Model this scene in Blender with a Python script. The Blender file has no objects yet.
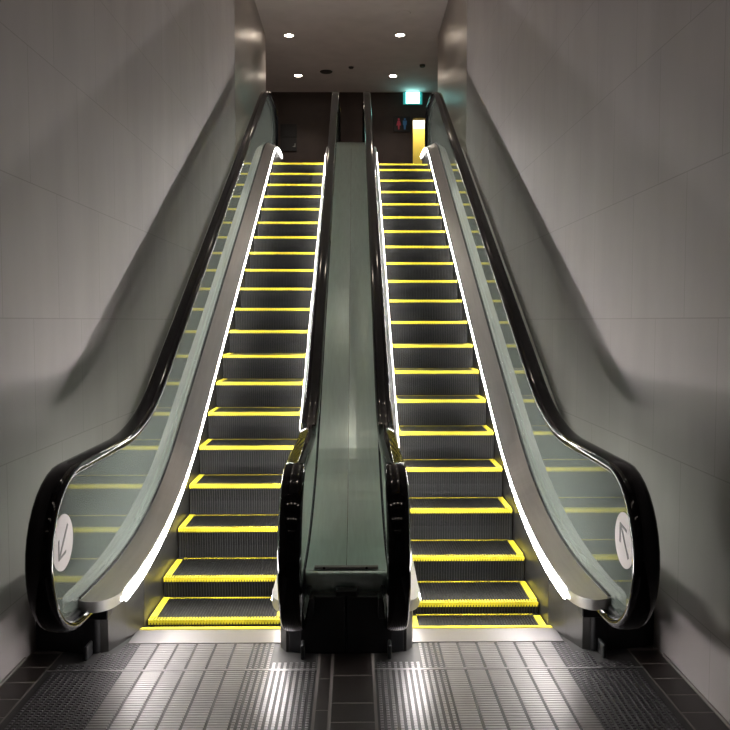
import bpy, bmesh, math, random
from mathutils import Vector, Matrix
random.seed(4)
scn = bpy.context.scene
COL = scn.collection
R = math.radians

# ------------------------------------------------------------------ helpers
def link(o):
    COL.objects.link(o); return o

def tag(o, label=None, cat=None, group=None, kind=None):
    if label: o['label'] = label
    if cat: o['category'] = cat
    if group: o['group'] = group
    if kind: o['kind'] = kind
    return o

class MB:
    """collects geometry for ONE mesh object"""
    def __init__(self):
        self.v = []; self.f = []; self.m = []
    def add(self, vs, fs, mi=0):
        b = len(self.v)
        self.v += [tuple(p) for p in vs]
        for q in fs:
            self.f.append([b + i for i in q]); self.m.append(mi)
    def box(self, x0, x1, y0, y1, z0, z1, mi=0):
        vs = [(x, y, z) for x in (x0, x1) for y in (y0, y1) for z in (z0, z1)]
        fs = [(0, 1, 3, 2), (4, 6, 7, 5), (0, 4, 5, 1), (2, 3, 7, 6), (0, 2, 6, 4), (1, 5, 7, 3)]
        self.add(vs, fs, mi)
    def loft(self, rings, mi=0, closed=True, caps=True):
        n = len(rings[0]); vs = [p for r in rings for p in r]; fs = []
        for i in range(len(rings) - 1):
            for j in range(n if closed else n - 1):
                k = (j + 1) % n
                fs.append((i * n + j, i * n + k, (i + 1) * n + k, (i + 1) * n + j))
        if caps and closed:
            fs.append(tuple(range(n))[::-1]); fs.append(tuple((len(rings) - 1) * n + j for j in range(n)))
        self.add(vs, fs, mi)
    def prism(self, poly, axis, a, b, mi=0):
        """polygon of 2d points extruded along axis from a to b"""
        def P(p, t):
            return {'x': (t, p[0], p[1]), 'y': (p[0], t, p[1]), 'z': (p[0], p[1], t)}[axis]
        self.loft([[P(p, a) for p in poly], [P(p, b) for p in poly]], mi)
    def cyl(self, c, r0, r1, h, n=32, axis='z', mi=0):
        rings = []
        for r, t in ((r0, 0), (r1, h)):
            ring = []
            for i in range(n):
                a = 2 * math.pi * i / n; u, w = r * math.cos(a), r * math.sin(a)
                if axis == 'z': ring.append((c[0] + u, c[1] + w, c[2] + t))
                elif axis == 'y': ring.append((c[0] + u, c[1] + t, c[2] + w))
                else: ring.append((c[0] + t, c[1] + u, c[2] + w))
            rings.append(ring)
        self.loft(rings, mi)
    def build(self, name, mats, parent=None, loc=(0, 0, 0), origin=(0, 0, 0), smooth=False, bevel=0, rel=True):
        """vertices are world coordinates unless origin is given (then local to it)"""
        me = bpy.data.meshes.new(name)
        off = Vector(origin)
        me.from_pydata([tuple(Vector(p) - off) for p in self.v], [], self.f)
        if not isinstance(mats, (list, tuple)): mats = [mats]
        for m in mats: me.materials.append(m)
        for p, mi in zip(me.polygons, self.m): p.material_index = mi
        bm = bmesh.new(); bm.from_mesh(me)
        bmesh.ops.recalc_face_normals(bm, faces=bm.faces)
        bm.to_mesh(me); bm.free()
        if smooth:
            for p in me.polygons: p.use_smooth = True
            me.set_sharp_from_angle(angle=R(35))
        o = link(bpy.data.objects.new(name, me))
        if bevel:
            b = o.modifiers.new('bevel', 'BEVEL'); b.width = bevel; b.segments = 3; b.limit_method = 'ANGLE'
        if parent:
            o.parent = parent
        o.location = Vector(loc)
        return o

def empty(name, loc):
    o = link(bpy.data.objects.new(name, None)); o.location = loc
    o.empty_display_size = 0.1
    return o

# ------------------------------------------------------------------ materials
def mat(name, col=(.5, .5, .5), rough=.5, metal=0., spec=.5, emit=None, es=0., coat=0.):
    m = bpy.data.materials.new(name); m.use_nodes = True
    b = m.node_tree.nodes['Principled BSDF']
    b.inputs['Base Color'].default_value = (*col, 1)
    b.inputs['Roughness'].default_value = rough
    b.inputs['Metallic'].default_value = metal
    b.inputs['Specular IOR Level'].default_value = spec
    b.inputs['Coat Weight'].default_value = coat
    b.inputs['Coat Roughness'].default_value = .04
    if emit:
        b.inputs['Emission Color'].default_value = (*emit, 1)
        b.inputs['Emission Strength'].default_value = es
    return m

def vary(m, c0, c1, scale, detail=4, stretch=(1, 1, 1), rough=None, bump=0.):
    """noise variation between two colours (and roughness)"""
    nt = m.node_tree; n = nt.nodes; l = nt.links; b = n['Principled BSDF']
    tc = n.new('ShaderNodeTexCoord'); mp = n.new('ShaderNodeMapping'); mp.inputs['Scale'].default_value = stretch
    no = n.new('ShaderNodeTexNoise'); no.inputs['Scale'].default_value = scale; no.inputs['Detail'].default_value = detail
    l.new(tc.outputs['Object'], mp.inputs['Vector']); l.new(mp.outputs[0], no.inputs['Vector'])
    rp = n.new('ShaderNodeValToRGB'); rp.color_ramp.elements[0].position = .3; rp.color_ramp.elements[1].position = .7
    rp.color_ramp.elements[0].color = (*c0, 1); rp.color_ramp.elements[1].color = (*c1, 1)
    l.new(no.outputs['Fac'], rp.inputs['Fac']); l.new(rp.outputs['Color'], b.inputs['Base Color'])
    if rough:
        mr = n.new('ShaderNodeMapRange'); mr.inputs['To Min'].default_value = rough[0]; mr.inputs['To Max'].default_value = rough[1]
        mr.inputs['From Min'].default_value = .3; mr.inputs['From Max'].default_value = .7
        l.new(no.outputs['Fac'], mr.inputs['Value']); l.new(mr.outputs['Result'], b.inputs['Roughness'])
    if bump:
        bp = n.new('ShaderNodeBump'); bp.inputs['Strength'].default_value = bump; bp.inputs['Distance'].default_value = .002
        l.new(no.outputs['Fac'], bp.inputs['Height']); l.new(bp.outputs['Normal'], b.inputs['Normal'])
    return m

M = {}
M['rubber'] = mat('black handrail rubber', (.004, .004, .005), .06, spec=.22)
M['black'] = mat('black newel plastic', (.006, .006, .007), .45, spec=.3)
def brushed(name, col, rough, an):
    m = mat(name, col, rough, 1.); nt = m.node_tree; b = nt.nodes['Principled BSDF']
    b.inputs['Anisotropic'].default_value = an
    c = nt.nodes.new('ShaderNodeCombineXYZ'); c.inputs[0].default_value = 1.      # hairlines run along the escalator
    nt.links.new(c.outputs[0], b.inputs['Tangent'])
    return vary(m, tuple(v * .95 for v in col), tuple(v * 1.04 for v in col), 9, 3, (6, .5, .5))
M['steel'] = brushed('brushed deck steel', (.47, .46, .455), .3, .0)
M['cover'] = brushed('centre cover steel', (.70, .82, .79), .3, .85)
M['trim'] = mat('bright trim metal', (.75, .75, .74), .18, 1.)
M['skirt'] = mat('dark skirt metal', (.022, .021, .020), .32, .2, spec=.35)
M['deck_out'] = mat('pale outer deck', (.74, .76, .73), .5)
M['plate_side'] = mat('dull side rib metal', (.17, .16, .175), .45, 1.)
M['comb'] = mat('comb plate metal', (.30, .285, .295), .38, 1.)
M['tread'] = vary(mat('step aluminium', (.012, .012, .012), .45, .1, spec=.3), (.009, .009, .010), (.015, .015, .016), 30, 4, (1, 1, 1), (.4, .55))
M['yellow'] = vary(mat('yellow step marking', (.70, .59, .03), .45), (.66, .555, .025), (.75, .635, .04), 25, 3)
M['plate'] = vary(mat('landing plate steel', (.4, .38, .4), .42, 1.), (.36, .34, .355), (.42, .40, .41), 5, 3)
M['plate_dark'] = mat('landing plate groove', (.05, .048, .05), .5, .6)
M['led'] = mat('skirt light diffuser', (.9, .9, .9), .5, emit=(1., .965, .92), es=136.)
M['led_out'] = mat('outer skirt light diffuser', (.9, .9, .9), .5, emit=(1., .965, .92), es=64.)
M['sticker'] = mat('grey direction disc', (.40, .355, .36), .6)
M['arrow'] = mat('dark arrow print', (.10, .09, .09), .6)
M['screw'] = mat('screw head', (.05, .05, .05), .3, .8)
M['ceiling'] = vary(mat('upper ceiling paint', (.3, .27, .26), .8), (.50, .455, .445), (.56, .51, .495), 3)
M['brown'] = vary(mat('dark brown wall', (.05, .035, .03), .6), (.045, .030, .026), (.06, .04, .034), 4)
M['dark'] = mat('near black paint', (.012, .011, .012), .5)
M['tile'] = vary(mat('dark floor tile', (.016, .012, .012), .4), (.014, .010, .010), (.022, .016, .015), 5)
M['grout'] = mat('floor grout', (.17, .15, .145), .8)
M['ufloor'] = mat('upper floor tile', (.34, .30, .27), .4)
M['lamp'] = mat('downlight lens', (.9, .9, .9), .4, emit=(1., .86, .70), es=40.)
M['lamp_ring'] = mat('downlight ring', (.6, .58, .55), .4)
M['vent'] = mat('dark ceiling fitting', (.03, .026, .025), .6)
M['exit'] = mat('exit sign lit panel', (.6, .9, .9), .4, emit=(.42, 1., .93), es=10.)
M['exit_edge'] = mat('exit sign edge panel', (.1, .5, .48), .3, emit=(.05, .62, .58), es=.38)
M['red'] = mat('red pictogram', (.40, .05, .07), .5, emit=(.6, .05, .10), es=.12)
M['blue'] = mat('blue pictogram', (.05, .16, .32), .5, emit=(.04, .2, .45), es=.10)
M['white'] = mat('white wall paint', (.85, .82, .74), .7)
M['ypanel'] = mat('yellow wall paint', (.95, .78, .14), .6)
M['white_mark'] = mat('pale print', (.4, .4, .38), .6)

# end pillar panels: brushed metal-like cladding
M['clad'] = vary(mat('brushed cladding', (.35, .30, .27), .35, .6), (.27, .235, .215), (.40, .35, .315), 2.2, 5, (1, .35, 1.6), (.28, .42))

# opal glass balustrade: glossy green grey sheet that also lets light through
def opal(nm, clear):
    m = bpy.data.materials.new(nm); m.use_nodes = True
    nt = m.node_tree; n = nt.nodes; l = nt.links
    n.remove(n['Principled BSDF']); out = n['Material Output']
    d = n.new('ShaderNodeBsdfDiffuse'); d.inputs['Color'].default_value = (.70, .80, .75, 1)
    t = n.new('ShaderNodeBsdfTranslucent'); t.inputs['Color'].default_value = (.80, .84, .79, 1)
    mx = n.new('ShaderNodeMixShader'); mx.inputs[0].default_value = .5
    tr = n.new('ShaderNodeBsdfTransparent'); tr.inputs['Color'].default_value = (.92, .96, .93, 1)
    m3 = n.new('ShaderNodeMixShader'); m3.inputs[0].default_value = clear
    g = n.new('ShaderNodeBsdfGlossy'); g.inputs['Roughness'].default_value = .02; g.inputs['Color'].default_value = (.93, 1, .96, 1)
    fr = n.new('ShaderNodeFresnel'); fr.inputs['IOR'].default_value = 1.52
    m2 = n.new('ShaderNodeMixShader')
    l.new(d.outputs[0], mx.inputs[1]); l.new(t.outputs[0], mx.inputs[2])
    l.new(mx.outputs[0], m3.inputs[1]); l.new(tr.outputs[0], m3.inputs[2])
    l.new(fr.outputs[0], m2.inputs[0]); l.new(m3.outputs[0], m2.inputs[1]); l.new(g.outputs[0], m2.inputs[2])
    l.new(m2.outputs[0], out.inputs['Surface'])
    return m
M['opal'] = opal('green balustrade glass', .72); M['opal_in'] = opal('green centre glass', .35)

# large wall panels with thin joints
def wallmat():
    m = mat('grey wall panels', (.3, .27, .27), .55, spec=.3)
    nt = m.node_tree; n = nt.nodes; l = nt.links; b = n['Principled BSDF']
    tc = n.new('ShaderNodeTexCoord'); sp = n.new('ShaderNodeSeparateXYZ'); cb = n.new('ShaderNodeCombineXYZ')
    l.new(tc.outputs['Object'], sp.inputs[0])
    ad = n.new('ShaderNodeMath'); ad.operation = 'ADD'; ad.inputs[1].default_value = 20.33
    az = n.new('ShaderNodeMath'); az.operation = 'ADD'; az.inputs[1].default_value = 10 * .66 - 1.632 + .66 * 3
    l.new(sp.outputs['Y'], ad.inputs[0]); l.new(sp.outputs['Z'], az.inputs[0])
    l.new(ad.outputs[0], cb.inputs['X']); l.new(az.outputs[0], cb.inputs['Y'])
    br = n.new('ShaderNodeTexBrick'); l.new(cb.outputs[0], br.inputs['Vector'])
    br.offset = .5; br.inputs['Scale'].default_value = 1
    br.inputs['Brick Width'].default_value = .68; br.inputs['Row Height'].default_value = .66
    br.inputs['Mortar Size'].default_value = .003; br.inputs['Mortar Smooth'].default_value = .3
    br.inputs['Bias'].default_value = 0
    br.inputs['Color1'].default_value = (.270, .240, .244, 1); br.inputs['Color2'].default_value = (.278, .248, .250, 1)
    br.inputs['Mortar'].default_value = (.205, .18, .182, 1)
    no = n.new('ShaderNodeTexNoise'); no.inputs['Scale'].default_value = 1.6; no.inputs['Detail'].default_value = 6
    mp = n.new('ShaderNodeMapping'); mp.inputs['Scale'].default_value = (1, 1.8, .5)
    l.new(tc.outputs['Object'], mp.inputs[0]); l.new(mp.outputs[0], no.inputs['Vector'])
    mr = n.new('ShaderNodeMapRange'); mr.inputs['From Min'].default_value = .3; mr.inputs['From Max'].default_value = .7
    mr.inputs['To Min'].default_value = .90; mr.inputs['To Max'].default_value = 1.06
    l.new(no.outputs['Fac'], mr.inputs['Value'])
    mu = n.new('ShaderNodeMix'); mu.data_type = 'RGBA'; mu.blend_type = 'MULTIPLY'; mu.inputs[0].default_value = 1
    l.new(br.outputs['Color'], mu.inputs[6]); l.new(mr.outputs['Result'], mu.inputs[7])
    l.new(mu.outputs[2], b.inputs['Base Color'])
    n2 = n.new('ShaderNodeTexNoise'); n2.inputs['Scale'].default_value = 160
    l.new(tc.outputs['Object'], n2.inputs['Vector'])
    bp = n.new('ShaderNodeBump'); bp.inputs['Strength'].default_value = .12; bp.inputs['Distance'].default_value = .002
    l.new(n2.outputs['Fac'], bp.inputs['Height']); l.new(bp.outputs['Normal'], b.inputs['Normal'])
    return m
M['wall'] = wallmat()

# ------------------------------------------------------------------ main measures
WX = 1.54                 # side walls
ZU = 3.80                 # upper floor
ZC = 6.70                 # ceiling of the shaft and upper hall
SL = math.tan(R(30))
YB = 13.7                 # back wall
DP, RI = .35, .202

def incline_path(z0, c, z1, r0, r1, ya, yb, n=14):
    """points (y,z): flat z0 -> 30 degree line z=SL*y+c -> flat z1"""
    p0 = (z0 - c) / SL; p1 = (z1 - c) / SL
    t0 = r0 * math.tan(R(15)); t1 = r1 * math.tan(R(15))
    pts = [(ya, z0)]
    for i in range(n + 1):
        a = R(30) * i / n
        pts.append((p0 - t0 + r0 * math.sin(a), z0 + r0 * (1 - math.cos(a))))
    for i in range(n + 1):
        a = R(30) * (1 - i / n)
        pts.append((p1 + t1 - r1 * math.sin(a), z1 - r1 * (1 - math.cos(a))))
    pts.append((yb, z1))
    return pts

def sample(path, y):
    if y <= path[0][0]: return path[0][1]
    for (a, b), (c, d) in zip(path, path[1:]):
        if a <= y <= c:
            return b + (d - b) * ((y - a) / (c - a) if c > a else 0)
    return path[-1][1]

YA, YZ = -.74, 8.05       # ends of the decks
LIP = incline_path(.300, -.020, ZU + .305, 3.9, 2.0, YA, YZ)
JUN = incline_path(.385, .120, ZU + .385, 3.2, 2.0, YA, YZ)
HZ0, HZ1 = .985, ZU + 1.055
YN0, YN1 = -.80, 7.95      # centres of the newel bends
HR = incline_path(HZ0, .785, HZ1, 1.8, 1.6, YN0, YN1, 12)
NR = .335                 # newel radius

def ys_between(a, b):
    ys = sorted(set([round(p[0], 4) for p in LIP + JUN if a < p[0] < b] + [a, b]))
    return ys

# handrail centre line: lower return run, newel, incline, newel, upper return run
def handrail_line():
    pts = []
    cz0, cz1 = HZ0 - NR, HZ1 - NR
    pts.append((-.30, cz0 - NR - .02)); pts.append((-.55, cz0 - NR - .005))
    for i in range(19):
        a = math.pi * i / 18
        pts.append((YN0 - NR * math.sin(a), cz0 - NR * math.cos(a)))
    pts += HR[1:-1]
    for i in range(19):
        a = math.pi * i / 18
        pts.append((YN1 + NR * math.sin(a), cz1 + NR * math.cos(a)))
    pts.append((7.7, cz1 - NR)); pts.append((7.4, cz1 - NR - .02))
    return pts
HL = handrail_line()

def sweep(mb, path, x0, section, mi=0):
    """section: list of (dx, dn); dn along the outward normal of the loop"""
    rings = []
    for i, (y, z) in enumerate(path):
        a = path[max(i - 1, 0)]; b = path[min(i + 1, len(path) - 1)]
        ty, tz = b[0] - a[0], b[1] - a[1]; L = math.hypot(ty, tz); ty /= L; tz /= L
        ny, nz = -tz, ty            # left of travel = outside of the loop (travelling lower return -> front -> up)
        rings.append([(x0 + dx, y + ny * dn, z + nz * dn) for dx, dn in section])
    mb.loft(rings, mi)

# ------------------------------------------------------------------ step prototype (local coordinates: nose edge at y=0,z=0, width along x)
SW0, SW1 = .345, 1.063
NRIB = 46
PITCH = (SW1 - SW0) / NRIB
def ribbed(path_hi, path_lo, only_hi=False):
    mb = MB(); n = len(path_hi); cols = []
    x = -(SW1 - SW0) / 2
    for i in range(NRIB):
        a, b, c = x + i * PITCH, x + i * PITCH + PITCH * .6, x + (i + 1) * PITCH
        if only_hi:
            mb.loft([[(a, *p) for p in path_hi] + [(a, *p) for p in path_lo[::-1]],
                     [(b, *p) for p in path_hi] + [(b, *p) for p in path_lo[::-1]]])
        else:
            cols += [[(a, *p) for p in path_hi], [(b, *p) for p in path_hi], [(b, *p) for p in path_lo], [(c, *p) for p in path_lo]]
    if not only_hi:
        mb.loft(cols, closed=False, caps=False)
    return mb
hi = [(.405, 0), (0, 0), (.003, -.03), (.009, -.07), (.012, -.11), (.010, -.16), (.004, -.225)]
lo = [(.405, -.008), (.006, -.008), (.010, -.03), (.016, -.07), (.019, -.11), (.017, -.16), (.011, -.225)]
step0 = ribbed(hi, lo).build('step', M['tread'])
fe = ribbed([(.042, .0015), (-.0015, .0015), (.0012, -.024)], [(.042, -.004), (.006, -.006), (.008, -.024)], True)
W2 = (SW1 - SW0) / 2
fe.box(-W2, W2, .0065, .040, -.0078, -.0066)
fe.box(-W2, W2, .0035, .0055, -.016, -.002)
front0 = fe.build('front_edge_strip', M['yellow'], step0)
sb = MB(); sb.box(-W2, -W2 + .036, .042, .345, -.004, .004); side0 = sb.build('side_edge_strip', M['yellow'], step0)
sb = MB(); sb.box(W2 - .036, W2, .042, .345, -.004, .004); side1 = sb.build('side_edge_strip', M['yellow'], step0)
rb = MB(); rb.box(-W2 + .036, W2 - .036, .333, .345, -.004, .0006); rear0 = rb.build('rear_edge_strip', M['yellow'], step0)
step_parts = [front0, side0, side1, rear0]

def nose(k):
    """nose edge (y, z) of the step with running number k (fractions allowed)"""
    pts = [(-.84, -.012), (-.44, -.012), (-.04, .022), (.312, .136), (.70, .322), (1.05, .524), (1.40, .726)]
    if k >= 3: 
        y, z = k * DP, RI * k - .082
        return (y + max(0, k - 19) * .04, min(z, 3.778 + .004 * max(0, k - 19)))
    i = max(0, min(int(math.floor(k)) + 2, 4)); t = k + 2 - i
    p0 = pts[max(i - 1, 0)]; p1, p2, p3 = pts[i], pts[i + 1], pts[i + 2]
    return tuple(.5 * (2 * b + (c - a) * t + (2 * a - 5 * b + 4 * c - d) * t * t + (3 * b - a - 3 * c + d) * t ** 3)
                 for a, b, c, d in zip(p0, p1, p2, p3))
PHASE = {-1: 0.0, 1: .40}

def place_steps(root, xc, sg):
    global step0
    for i in range(22 if sg < 0 else 22):
        k = i - 1 + PHASE[sg]; y, z = nose(k)
        if y > 7.2: break
        if not place_steps.used:
            s = step0; place_steps.used = True; kids = step_parts
        else:
            s = link(step0.copy()); kids = []
            for p in step_parts:
                c = link(p.copy()); c.parent = s; kids.append(c)
        s.parent = root
        s.location = Vector((xc, y, z)) - root.location
        kids[3].location.y = max(0, nose(k + 1)[0] - y - .35) if k < 3 else 0
place_steps.used = False

# ------------------------------------------------------------------ one escalator
def build_escalator(sg, label):
    root = empty('escalator', (sg * .70, 3.2, 0))
    tag(root, label, 'escalator', 'pair of escalators')
    O = root.location
    def part(mb, name, m, parent=root, smooth=False, bevel=0):
        return mb.build(name, m, parent, origin=O if parent is root else (0, 0, 0), smooth=smooth, bevel=bevel)
    def sub(mb, name, m, parent, smooth=False, bevel=0):
        return mb.build(name, m, parent, origin=O, smooth=smooth, bevel=bevel)
    place_steps(root, sg * .704, sg)
    for side, (lx, gx, kx, dr) in {'outer': (1.058, 1.193, 1.070, 1), 'inner': (.350, .215, .338, -1)}.items():
        X = lambda v: sg * v
        ys = ys_between(YA + .26, YZ)
        # skirt panel beside the steps
        sk = MB(); rings = []
        for y in ys_between(-.085, 7.9):
            zt = sample(LIP, y) + .02
            zb = max(-.06, min(zt - .30, SL * y - .45)) if y < 6.6 else 3.3
            rings.append([(X(kx), y, zt), (X(kx + dr * .012), y, zt), (X(kx + dr * .012), y, zb), (X(kx), y, zb)])
        sk.loft(rings); part(sk, 'skirt_panel', M['skirt'])
        # inner deck: lip, slanted steel face, closed underside
        dk = MB(); rings = []
        for y in ys:
            zl, zj = sample(LIP, y), sample(JUN, y)
            rings.append([(X(lx), y, zl + .036), (X(lx + dr * .004), y, zl + .044), (X(gx - dr * .008), y, zj),
                          (X(gx - dr * .008), y, zj - .05), (X(lx + dr * .016), y, zl - .016), (X(lx + dr * .012), y, zl + .036)])
        dk.loft(rings); deck = part(dk, 'inner_deck', M['steel'])
        # skirt light under the lip
        ls = MB(); rings = []
        for y in ys:
            zl = sample(LIP, y); w = min(1, max(0, (1.1 - y) / 1.3))      # the diffuser widens towards the foot
            rings.append([(X(lx + dr * .0005), y, zl + .032), (X(lx - dr * (.003 + (.010 if side == 'outer' else .004) * w)), y, zl + .013 - .025 * w),
                          (X(lx + dr * (.001 - .008 * w)), y, zl + .010 - .025 * w), (X(lx + dr * .010), y, zl + .030)])
        ls.loft(rings); sub(ls, 'skirt_light', M['led' if side == 'inner' else 'led_out'], deck)
        # black joint line between deck and balustrade
        jl = MB(); rings = []
        for y in ys_between(YA + .02, YZ):
            zj = sample(JUN, y)
            rings.append([(X(gx - dr * .016), y, zj + .003), (X(gx - dr * .006), y, zj + .007), (X(gx - dr * .006), y, zj - .02), (X(gx - dr * .016), y, zj - .02)])
        jl.loft(rings); sub(jl, 'seal_strip', M['black'], deck)
        # rounded end caps of the deck
        for e, (y0, y1) in enumerate(((YA + .26, YA), (YZ, YZ + .26))):
            cp = MB(); rings = []
            n = 12
            zl, zj = (sample(LIP, y0), sample(JUN, y0))
            yy0, yy1 = (y0, y1) if e == 0 else (y0, y1)
            for i in range(n + 1):
                t = i / n; y = yy0 + (yy1 - yy0) * math.sin(t * math.pi / 2)
                w = math.cos(t * math.pi / 2); w = .04 + .96 * w      # remaining width
                xl = gx - dr * .008 + (lx - gx + dr * .008) * w
                zlt = zj + (zl + .044 - zj) * w
                rings.append([(X(xl), y, zlt), (X(gx - dr * .008), y, zj), (X(gx - dr * .008), y, zj - .055), (X(xl), y, zlt - .05)])
            cp.loft(rings); sub(cp, 'deck_end_cap', M['steel'], deck, smooth=True)
        # balustrade sheet
        top = [(y, z) for y, z in HL[2:-2]]
        bot = [(y, sample(JUN, y) - .02) for y in reversed(ys_between(-.45, 7.6))]
        poly = top + bot
        gp = MB(); gp.prism(poly, 'x', X(gx - .006), X(gx + .006)); panel = part(gp, 'balustrade_panel', M['opal' if side == 'outer' else 'opal_in'])
        # handrail
        hr = MB()
        sec = [(-.022, -.016), (-.042, -.018), (-.048, -.006), (-.047, .008), (-.040, .019), (-.025, .025), (0, .027),
               (.025, .025), (.040, .019), (.047, .008), (.048, -.006), (.042, -.018), (.022, -.016), (.022, -.008), (-.022, -.008)]
        sweep(hr, HL, X(gx), [(a * (1.12 if side == 'outer' else 1.), b) for a, b in sec]); part(hr, 'handrail', M['rubber'], smooth=True)
        gd = MB(); sweep(gd, HL[1:-1], X(gx), [(-.018, -.008), (.018, -.008), (.018, -.030), (.012, -.036), (-.012, -.036), (-.018, -.030)])
        part(gd, 'handrail_guide', M['black'])
        # newel bases (black) at both ends
        for e in (0, 1):
            nb = MB()
            if e == 0:
                if side == 'outer':
                    pl = [(1.132, .02), (1.135, -.24), (1.175, -.37), (1.215, -.415), (1.28, -.42), (1.535, -.35), (1.535, .02)]
                    ztop = .36
                else:
                    pl = [(.315, .02), (.312, -.10), (.31, -.28), (.30, -.36), (.28, -.405), (.22, -.425), (.002, -.43), (.002, .02)]
                    ztop = .285
                nb.prism([(X(a), b) for a, b in pl], 'z', 0.0, ztop)
                nb.box(*sorted((X(gx - .062), X(gx + .062))), -.50, -.42, .20, .30)      # handrail inlet collar
                bx = gx + .048 if side == 'outer' else gx - .006
                nb.box(*sorted((X(bx - .009), X(bx + .009))), -.50, -.40, .0, .07)       # small floor bracket
            else:
                pl = ([(1.10, 7.3), (1.11, 7.62), (1.18, 7.78), (1.535, 7.8), (1.535, 7.3)] if side == 'outer'
                      else [(.33, 7.3), (.325, 7.62), (.26, 7.76), (.002, 7.78), (.002, 7.3)])
                nb.prism([(X(a), b) for a, b in pl], 'z', ZU, ZU + .30)
            part(nb, 'newel_base', M['black'], bevel=.008)
        # dark steel end of the skirt, below the deck cap
        se = MB()
        pl = ([(1.071, -.086), (1.09, -.15), (1.118, -.245), (1.166, -.385), (1.20, -.40), (1.128, -.086)] if side == 'outer'
              else [(.337, -.086), (.337, -.25), (.325, -.35), (.295, -.40), (.27, -.40), (.31, -.086)])
        se.prism([(X(a), b) for a, b in pl], 'z', .0, .30)
        part(se, 'skirt_end', M['skirt'])
        if side == 'outer':
            od = MB(); rings = []
            for y in ys_between(-.32, 7.78):
                zj = sample(JUN, y) - .05
                rings.append([(X(gx + .008), y, zj), (X(1.536), y, zj), (X(1.536), y, zj - .06), (X(gx + .008), y, zj - .06)])
            od.loft(rings); part(od, 'outer_deck', M['deck_out'])
            # direction disc with its printed arrow, on the newel end
            cy, cz, r = -.90, .69, .118
            st = MB(); st.cyl((X(gx - .008), cy, cz), r, r, X(.0015) if sg > 0 else X(.0015), 48, 'x')
            disc = sub(st, 'direction_sticker', M['sticker'], panel)
            ar = MB(); d = 1 if sg > 0 else -1          # up on the right, down on the left
            ux, uz = math.cos(R(50)) * d, math.sin(R(50)) * d
            px, pz = -uz, ux
            def Q(a, b): return (cy + ux * a + px * b, cz + uz * a + pz * b)
            xa, xb = X(gx - .0105), X(gx - .0085)
            ar.prism([Q(-.085, -.006), Q(.075, -.006), Q(.075, .006), Q(-.085, .006)], 'x', xa, xb)
            for s in (-1, 1):
                ar.prism([Q(.085, 0), Q(.072, 0), Q(.012, s * .048), Q(.022, s * .054)], 'x', xa, xb)
            sub(ar, 'arrow', M['arrow'], disc)
    # combs with their yellow edge line
    xa, xb = sorted((sg * .33, sg * 1.095))
    cb = MB(); cb.box(xa, xb, -.30, -.115, -.02, .006)
    nt = 60
    for i in range(nt):
        x = xa + (xb - xa) * (i + .3) / nt
        cb.prism([(-.115, -.01), (-.115, .005), (-.085, .0)], 'x', x, x + (xb - xa) / nt * .4)
    comb = part(cb, 'comb_plate', M['comb'])
    yl = MB(); xo = sorted((sg * .335, sg * 1.105)); yl.box(*xo, -.128, -.104, .0, .010); sub(yl, 'yellow_comb_line', M['yellow'], comb)
    ct = MB(); ct.box(xa, xb, 7.06, 7.30, ZU - .04, ZU + .004)
    ctop = part(ct, 'comb_plate', M['plate'])
    yl = MB(); yl.box(*sorted((sg * .345, sg * 1.063)), 7.03, 7.065, ZU - .03, ZU + .012); sub(yl, 'yellow_comb_line', M['yellow'], ctop)
    # hidden truss soffit that closes the escalator below the steps
    tr = MB(); rings = []
    for y in ys_between(-.28, 7.3):
        zt = max(SL * y - .45, -.05) if y < 6.9 else 3.4
        rings.append([(sg * .34, y, zt), (sg * 1.066, y, zt), (sg * 1.066, y, zt - .03), (sg * .34, y, zt - .03)])
    tr.loft(rings); part(tr, 'truss_cover', M['black'])
    return root

build_escalator(-1, 'left escalator, its disc on the newel showing a downward arrow')
build_escalator(1, 'right escalator, its disc on the newel showing an upward arrow')

# ------------------------------------------------------------------ centre cover between the two escalators
cc = empty('centre_cover', (0, 3.2, 0))
tag(cc, 'green grey steel cover strip running up between the two escalators', 'deck cover')
O = cc.location
CW = .201
YJ = .84
def cover(y0, y1, nose=False):
    out = []
    for sx in (-1, 1):
        mb = MB(); rings = []
        for y in ys_between(y0, y1):
            z = sample(JUN, y) + .004
            rings.append([(sx * .0012, y, z + .003), (sx * CW, y, z), (sx * CW, y, z - .012), (sx * .0012, y, z - .012)])
        mb.loft(rings)
        out.append(mb)
    return out
for mb in cover(YJ + .004, 7.70): mb.build('cover_sheet', M['cover'], cc, origin=O)
for mb in cover(-.33, YJ): mb.build('cover_sheet', M['cover'], cc, origin=O)
nose = MB(); rings = []
for a in range(0, 91, 15):
    y = -.33 - .03 * math.sin(R(a)); z = .394 - .03 * (1 - math.cos(R(a)))
    rings.append([(-CW, y, z), (CW, y, z), (CW, y + .012, z - .012), (-CW, y + .012, z - .012)])
rings.append([(-CW, -.36, .27), (CW, -.36, .27), (CW, -.348, .27), (-CW, -.348, .27)])
nose.loft(rings); nose.build('cover_nose', M['cover'], cc, origin=O)
fl = MB(); fl.box(-.158, .158, -.352, -.325, .394, .408); flg = fl.build('end_flange', M['steel'], cc, origin=O, bevel=.003)
for sx in (-.11, .10):
    s = MB(); s.cyl((sx, -.356, .401), .006, .006, .004, 12, 'y'); s.build('screw', M['screw'], flg, origin=O)
bl = MB(); bl.box(-.052, .052, -.43, -.365, .284, .312); bl.build('raised_block', M['black'], cc, origin=O, bevel=.004)

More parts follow.
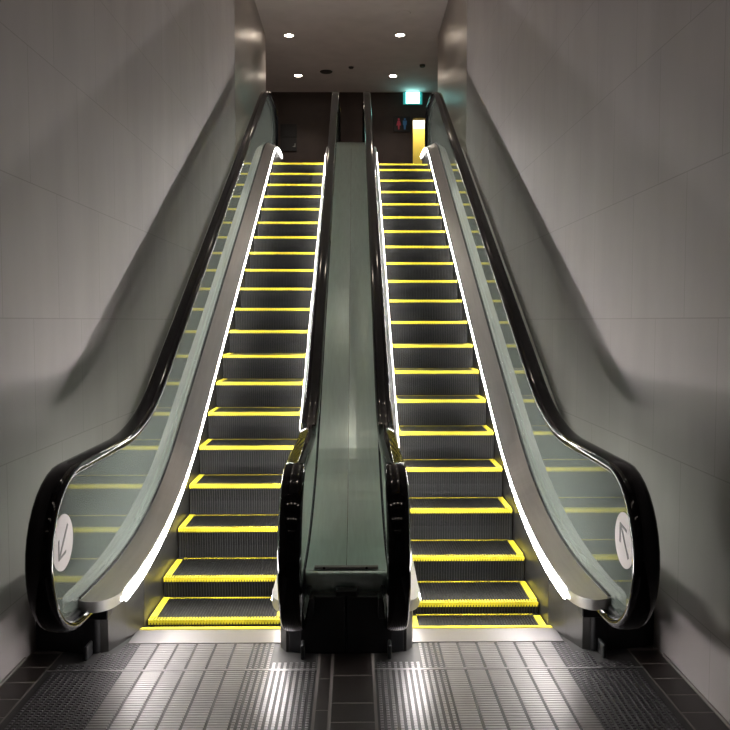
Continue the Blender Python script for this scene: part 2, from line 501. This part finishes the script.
# ------------------------------------------------------------------ landing plates
def landing_plate(sg, label):
    root = empty('landing_plate', (sg * .76, -1.2, 0)); tag(root, label, 'floor plate', 'landing plates')
    O = root.location
    x0, x1 = .135, 1.385
    YE = -2.3
    base = MB()
    base.box(*sorted((sg * x0, sg * x1)), YE, -.305, -.02, .0)
    base.box(*sorted((sg * 1.10, sg * x1)), -.305, -.12, -.02, .0); base.box(*sorted((sg * x0, sg * .325)), -.305, -.12, -.02, .0)
    base.build('base_sheet', M['plate_dark'], root, origin=O)
    # ridged field in front of the comb
    fld = MB(); ga = [.46 + i * .096 for i in range(7)]
    for a, b in zip(ga, ga[1:]):
        y = -.31
        while y > YE:
            if abs(y + .605) > .012:
                xa, xb = sorted((sg * (a + .007), sg * (b - .007)))
                fld.prism([(y, .0), (y - .003, .005), (y - .012, .005), (y - .015, .0)], 'x', xa, xb)
            y -= .0205
    fld.build('ridged_field', M['plate'], root, origin=O)
    # ribbed side bands
    for a, b in ((.145, .455), (1.04, 1.375)):
        sb = MB(); x = a
        while x < b - .012:
            y = -.31 if not (x < .34 or x > 1.08) else -.53
            if a > 1 and x > 1.08: y = -.31 if x < 1.11 else (-.42 if x < 1.18 else -.54)
            while y > YE:
                xa, xb = sorted((sg * x, sg * (x + .013)))
                sb.box(xa, xb, y - .012, y, 0, .004)
                y -= .0205
            x += .027
        sb.build('ribbed_band', M['plate_side' if a > 1 else 'comb'], root, origin=O)
    jt = MB(); jt.box(*sorted((sg * x0, sg * x1)), -.609, -.601, 0, .0055); jt.build('joint_strip', M['plate'], root, origin=O)
    return root
landing_plate(-1, 'ribbed metal floor plate at the foot of the left escalator')
landing_plate(1, 'ribbed metal floor plate at the foot of the right escalator')

# ------------------------------------------------------------------ setting
def struct(mb, name, m, **k):
    o = mb.build(name, m, **k); o['kind'] = 'structure'; return o

# lower floor with tile strips
fl = MB()
fl.box(-WX, WX, -7.5, -.0, -.06, -.022, 1)
def tiles(x0, x1, ycuts, zt=-.001):
    for a, b in zip(ycuts, ycuts[1:]):
        fl.box(x0 + .003, x1 - .003, b + .005, a - .005, -.022, zt, 0)
def cuts(a, b, s):
    r = [a]
    while r[-1] > b: r.append(r[-1] - s)
    return r
for sx in (-1, 1):
    xa, xb = sorted((sx * 1.392, sx * 1.532))
    tiles(xa, xb, cuts(-.40, -2.3, .155))
tiles(-.125, -.068, cuts(-.40, -2.3, .29)); tiles(-.060, .125, [-.40, -.66, -.92, -1.08, -1.32, -1.5, -1.8, -2.05, -2.3])
fl.box(-WX, WX, -2.3, -.38, -.024, -.002, 1)
yy = -2.305
while yy > -7.4:
    x = -WX
    while x < WX - .05:
        fl.box(x + .003, min(x + .297, WX), yy - .294, yy, -.022, -.001, 0); x += .3
    yy -= .3
struct(fl, 'floor', [M['tile'], M['grout']])

for sx, nm in ((-1, 'wall_left'), (1, 'wall_right')):
    w = MB()
    xa, xb = sorted((sx * WX, sx * (WX + .25)))
    w.box(xa, xb, -7.5, 6.5, -.06, ZC, 0)
    w.box(xa, xb, 6.504, 10.2, -.06, ZC, 1)
    struct(w, nm, [M['wall'], M['clad']])
    # skirting strip along the lower floor
    b = MB(); xa, xb = sorted((sx * (WX - .008), sx * WX)); b.box(xa, xb, -7.4, -.47, 0, .012)
    struct(b, 'baseboard_left' if sx < 0 else 'baseboard_right', M['grout'])

c = MB(); c.box(-5, 5, -1.2, 14.5, ZC, ZC + .2); struct(c, 'ceiling', M['ceiling'])
c = MB(); c.box(-WX, WX, -7.5, -1.45, 3.1, 3.3); c.box(-WX, WX, -1.45, -1.2, 3.1, ZC + .2); struct(c, 'ceiling_lower', M['brown'])
w = MB(); w.box(-WX - .25, WX + .25, -7.75, -7.5, -.06, 3.3); struct(w, 'wall_front', M['wall'])
f = MB(); f.box(-WX, WX, 7.80, 10.2, ZU - .3, ZU - .002); f.box(-5, 5, 10.2, 14.5, ZU - .3, ZU - .002)
for s in (-1, 1): f.box(*sorted((s * .33, s * 1.10)), 7.30, 7.80, ZU - .3, ZU - .002)
struct(f, 'floor_upper', M['ufloor'])
# back wall with the lit opening
DX0, DX1, DZ = 1.355, 1.635, 6.14
w = MB()
w.box(-5, DX0, YB, YB + .2, ZU, ZC); w.box(DX1, 5, YB, YB + .2, ZU, ZC); w.box(DX0, DX1, YB, YB + .2, DZ, ZC)
struct(w, 'wall_back', M['brown'])
w = MB(); w.box(-5.2, -5, 10.2, 14.5, ZU, ZC); w.box(-5, -WX - .25, 10.0, 10.2, ZU, ZC); struct(w, 'wall_upper_left', M['brown'])
w = MB(); w.box(5, 5.2, 10.2, 14.5, ZU, ZC); w.box(WX + .25, 5, 10.0, 10.2, ZU, ZC); struct(w, 'wall_upper_right', M['brown'])
d = MB(); ZS = 6.09
d.box(DX0 - .3, DX1 + .3, YB + .78, YB + .80, ZS, ZC, 0); d.box(DX0 - .3, DX1 + .3, YB + .78, YB + .80, ZU, ZS, 1)
d.box(DX0 - .32, DX0 - .3, YB + .2, YB + .8, ZU, ZC, 0); d.box(DX1 + .3, DX1 + .32, YB + .2, YB + .8, ZU, ZC, 0)
struct(d, 'door_1', [M['white'], M['ypanel']])
t = MB()
for x in (DX0 - .02, DX1): t.box(x, x + .02, YB - .01, YB, ZU, DZ + .02)
t.box(DX0 - .02, DX1 + .02, YB - .01, YB, DZ, DZ + .02)
struct(t, 'trim_1', M['dark'])

# ------------------------------------------------------------------ lamps and fittings
def light(name, typ, loc, power, col=(1, .88, .76), **k):
    l = bpy.data.lights.new(name, typ); l.energy = power; l.color = col
    for a, b in k.items(): setattr(l, a, b)
    o = link(bpy.data.objects.new(name, l)); o.location = loc; return o

def downlight(x, y, z, label, power, r=.075, group='ceiling downlights', lensmat=None, blend=.6, size=R(120)):
    root = empty('downlight', (x, y, z)); tag(root, label, 'ceiling light', group)
    m = MB(); n = 32; rings = []
    for rr, dz in ((r + .022, 0), (r + .022, -.006), (r + .012, -.010), (r, -.006), (r, 0)):
        rings.append([(rr * math.cos(2 * math.pi * i / n), rr * math.sin(2 * math.pi * i / n), dz) for i in range(n)])
    m.loft(rings, caps=False); m.build('ring', M['lamp_ring'], root, smooth=True)
    m = MB(); m.cyl((0, 0, -.004), r, r, .003, n); m.build('lens', lensmat or M['lamp'], root)
    s = light('downlight_beam', 'SPOT', (0, 0, -.03), power, spot_size=size, spot_blend=blend, shadow_soft_size=.05)
    s.parent = root
    return root
downlight(-1.12, 10.2, ZC, 'ceiling downlight nearer the camera, on the left by the shaft wall', 55)
downlight(.86, 10.15, ZC, 'ceiling downlight nearer the camera, on the right by the shaft wall', 55)
downlight(-1.12, 12.5, ZC, 'farther ceiling downlight on the left, beside the oval vent', 45)
downlight(.85, 12.5, ZC, 'farther ceiling downlight on the right, nearest the lit exit sign', 45)

for y, pw in ((7.9, 26), (5.6, 26), (3.3, 26), (1.0, 26)):
    for x, sd in ((-1.12, 'left'), (.86, 'right')):
        downlight(x, y, ZC, 'ceiling downlight above the escalator flight, on the %s side' % sd, pw, size=R(75), blend=1., group='downlights above the escalators')
M['lamp_low'] = mat('lobby downlight lens', (.9, .9, .9), .4, emit=(1., .86, .72), es=25.)
k = 0
for y in (-1.8, -3.0, -4.6):
    for x in (-.85, -.28, .28, .85):
        downlight(x, y, 3.1, 'small downlight in the low ceiling above the camera', 2.6, .03, 'lobby downlights', M['lamp_low'])

m = MB(); m.cyl((0, 0, -.012), .12, .13, .012, 32); o = m.build('ceiling_vent', M['vent'], loc=(-.53, 12.25, ZC))
tag(o, 'dark round vent in the upper ceiling beside the far left downlight', 'vent')
m = MB(); m.cyl((0, 0, -.03), .04, .055, .03, 24); o = m.build('smoke_detector', M['vent'], loc=(-.02, 11.95, ZC))
tag(o, 'small dark smoke detector in the middle of the upper ceiling', 'smoke detector')
m = MB(); m.cyl((0, 0, -.01), .10, .11, .01, 32); o = m.build('ceiling_speaker', M['ceiling'], loc=(.87, 9.15, ZC))
tag(o, 'round ceiling coloured speaker grille in front of the near right downlight', 'speaker')
m = MB(); m.cyl((0, 0, -.04), .05, .06, .04, 24); o = m.build('ceiling_sensor', M['vent'], loc=(1.40, 11.8, ZC))
tag(o, 'small dark ceiling sensor above the lit exit sign', 'sensor')

# exit sign
EY = YB - .055
ex = empty('exit_sign', (1.345, EY, ZC)); tag(ex, 'bright cyan lit exit sign under the ceiling above the lit doorway', 'exit sign')
m = MB(); m.box(-.212, .212, 0, .05, -.265, -.005); m.build('housing', M['exit_edge'], ex)
m = MB(); m.box(-.148, .148, -.008, .0, -.252, -.018); m.build('lit_panel', M['exit'], ex)

# restroom sign
rs = empty('restroom_sign', (1.10, YB, 6.0)); tag(rs, 'black restroom sign with a red and a blue figure beside the doorway', 'sign')
m = MB(); m.box(-.19, .19, -.03, 0, -.17, .17); m.build('panel', M['dark'], rs, bevel=.003)
def figure(cx, woman, m_, nm):
    b = MB(); y0, y1 = -.034, -.030
    b.cyl((cx, y0, .105), .022, .022, .004, 20, 'y')
    if woman:
        b.prism([(cx - .022, .075), (cx + .022, .075), (cx + .052, -.03), (cx + .02, -.03), (cx + .014, -.12), (cx - .014, -.12), (cx - .02, -.03), (cx - .052, -.03)], 'y', y0, y1)
    else:
        b.prism([(cx - .045, .075), (cx + .045, .075), (cx + .042, -.02), (cx + .026, -.02), (cx + .018, -.12), (cx - .018, -.12), (cx - .026, -.02), (cx - .042, -.02)], 'y', y0, y1)
    o = b.build(nm, m_, rs); return o
figure(-.065, True, M['red'], 'woman_pictogram')['label'] = 'red figure in a dress'
figure(.07, False, M['blue'], 'man_pictogram')['label'] = 'blue standing figure'

# dark sign on the left of the back wall
ls = empty('wall_sign', (-1.40, YB, 5.69)); tag(ls, 'dark two part wall sign with a small pale mark, beyond the left escalator', 'sign')
m = MB(); m.box(-.20, .16, -.03, 0, .02, .30); m.build('upper_panel', M['dark'], ls, bevel=.003)
m = MB(); m.box(-.20, .16, -.03, 0, -.29, .01); lp = m.build('lower_panel', M['dark'], ls, bevel=.003)
m = MB(); m.prism([(.07, -.20), (.13, -.20), (.13, -.12), (.115, -.12), (.115, -.175), (.07, -.19)], 'y', -.034, -.030); m.build('mark', M['white_mark'], lp)

# light inside the doorway room and the sign's glow
light('room_lamp', 'POINT', (1.5, YB + .45, 6.4), 22, (1, .93, .78), shadow_soft_size=.1)

# ------------------------------------------------------------------ world, camera, view
wd = bpy.data.worlds.new('World'); scn.world = wd; wd.use_nodes = True
wd.node_tree.nodes['Background'].inputs[0].default_value = (.02, .02, .025, 1)
wd.node_tree.nodes['Background'].inputs[1].default_value = .3

cam = bpy.data.cameras.new('camera'); co = link(bpy.data.objects.new('camera', cam))
cam.sensor_fit = 'HORIZONTAL'; cam.sensor_width = 36; cam.lens = 788.6 / 730 * 36
cam.clip_start = .05
co.location = (.04, -4.185, 1.621)
co.rotation_euler = (R(90) - .05624, 0, -.01358)
scn.camera = co
vs = scn.view_settings
vs.view_transform = 'Standard'; vs.look = 'None'; vs.gamma = 1; vs.use_curve_mapping = False
vs.exposure = -0.08
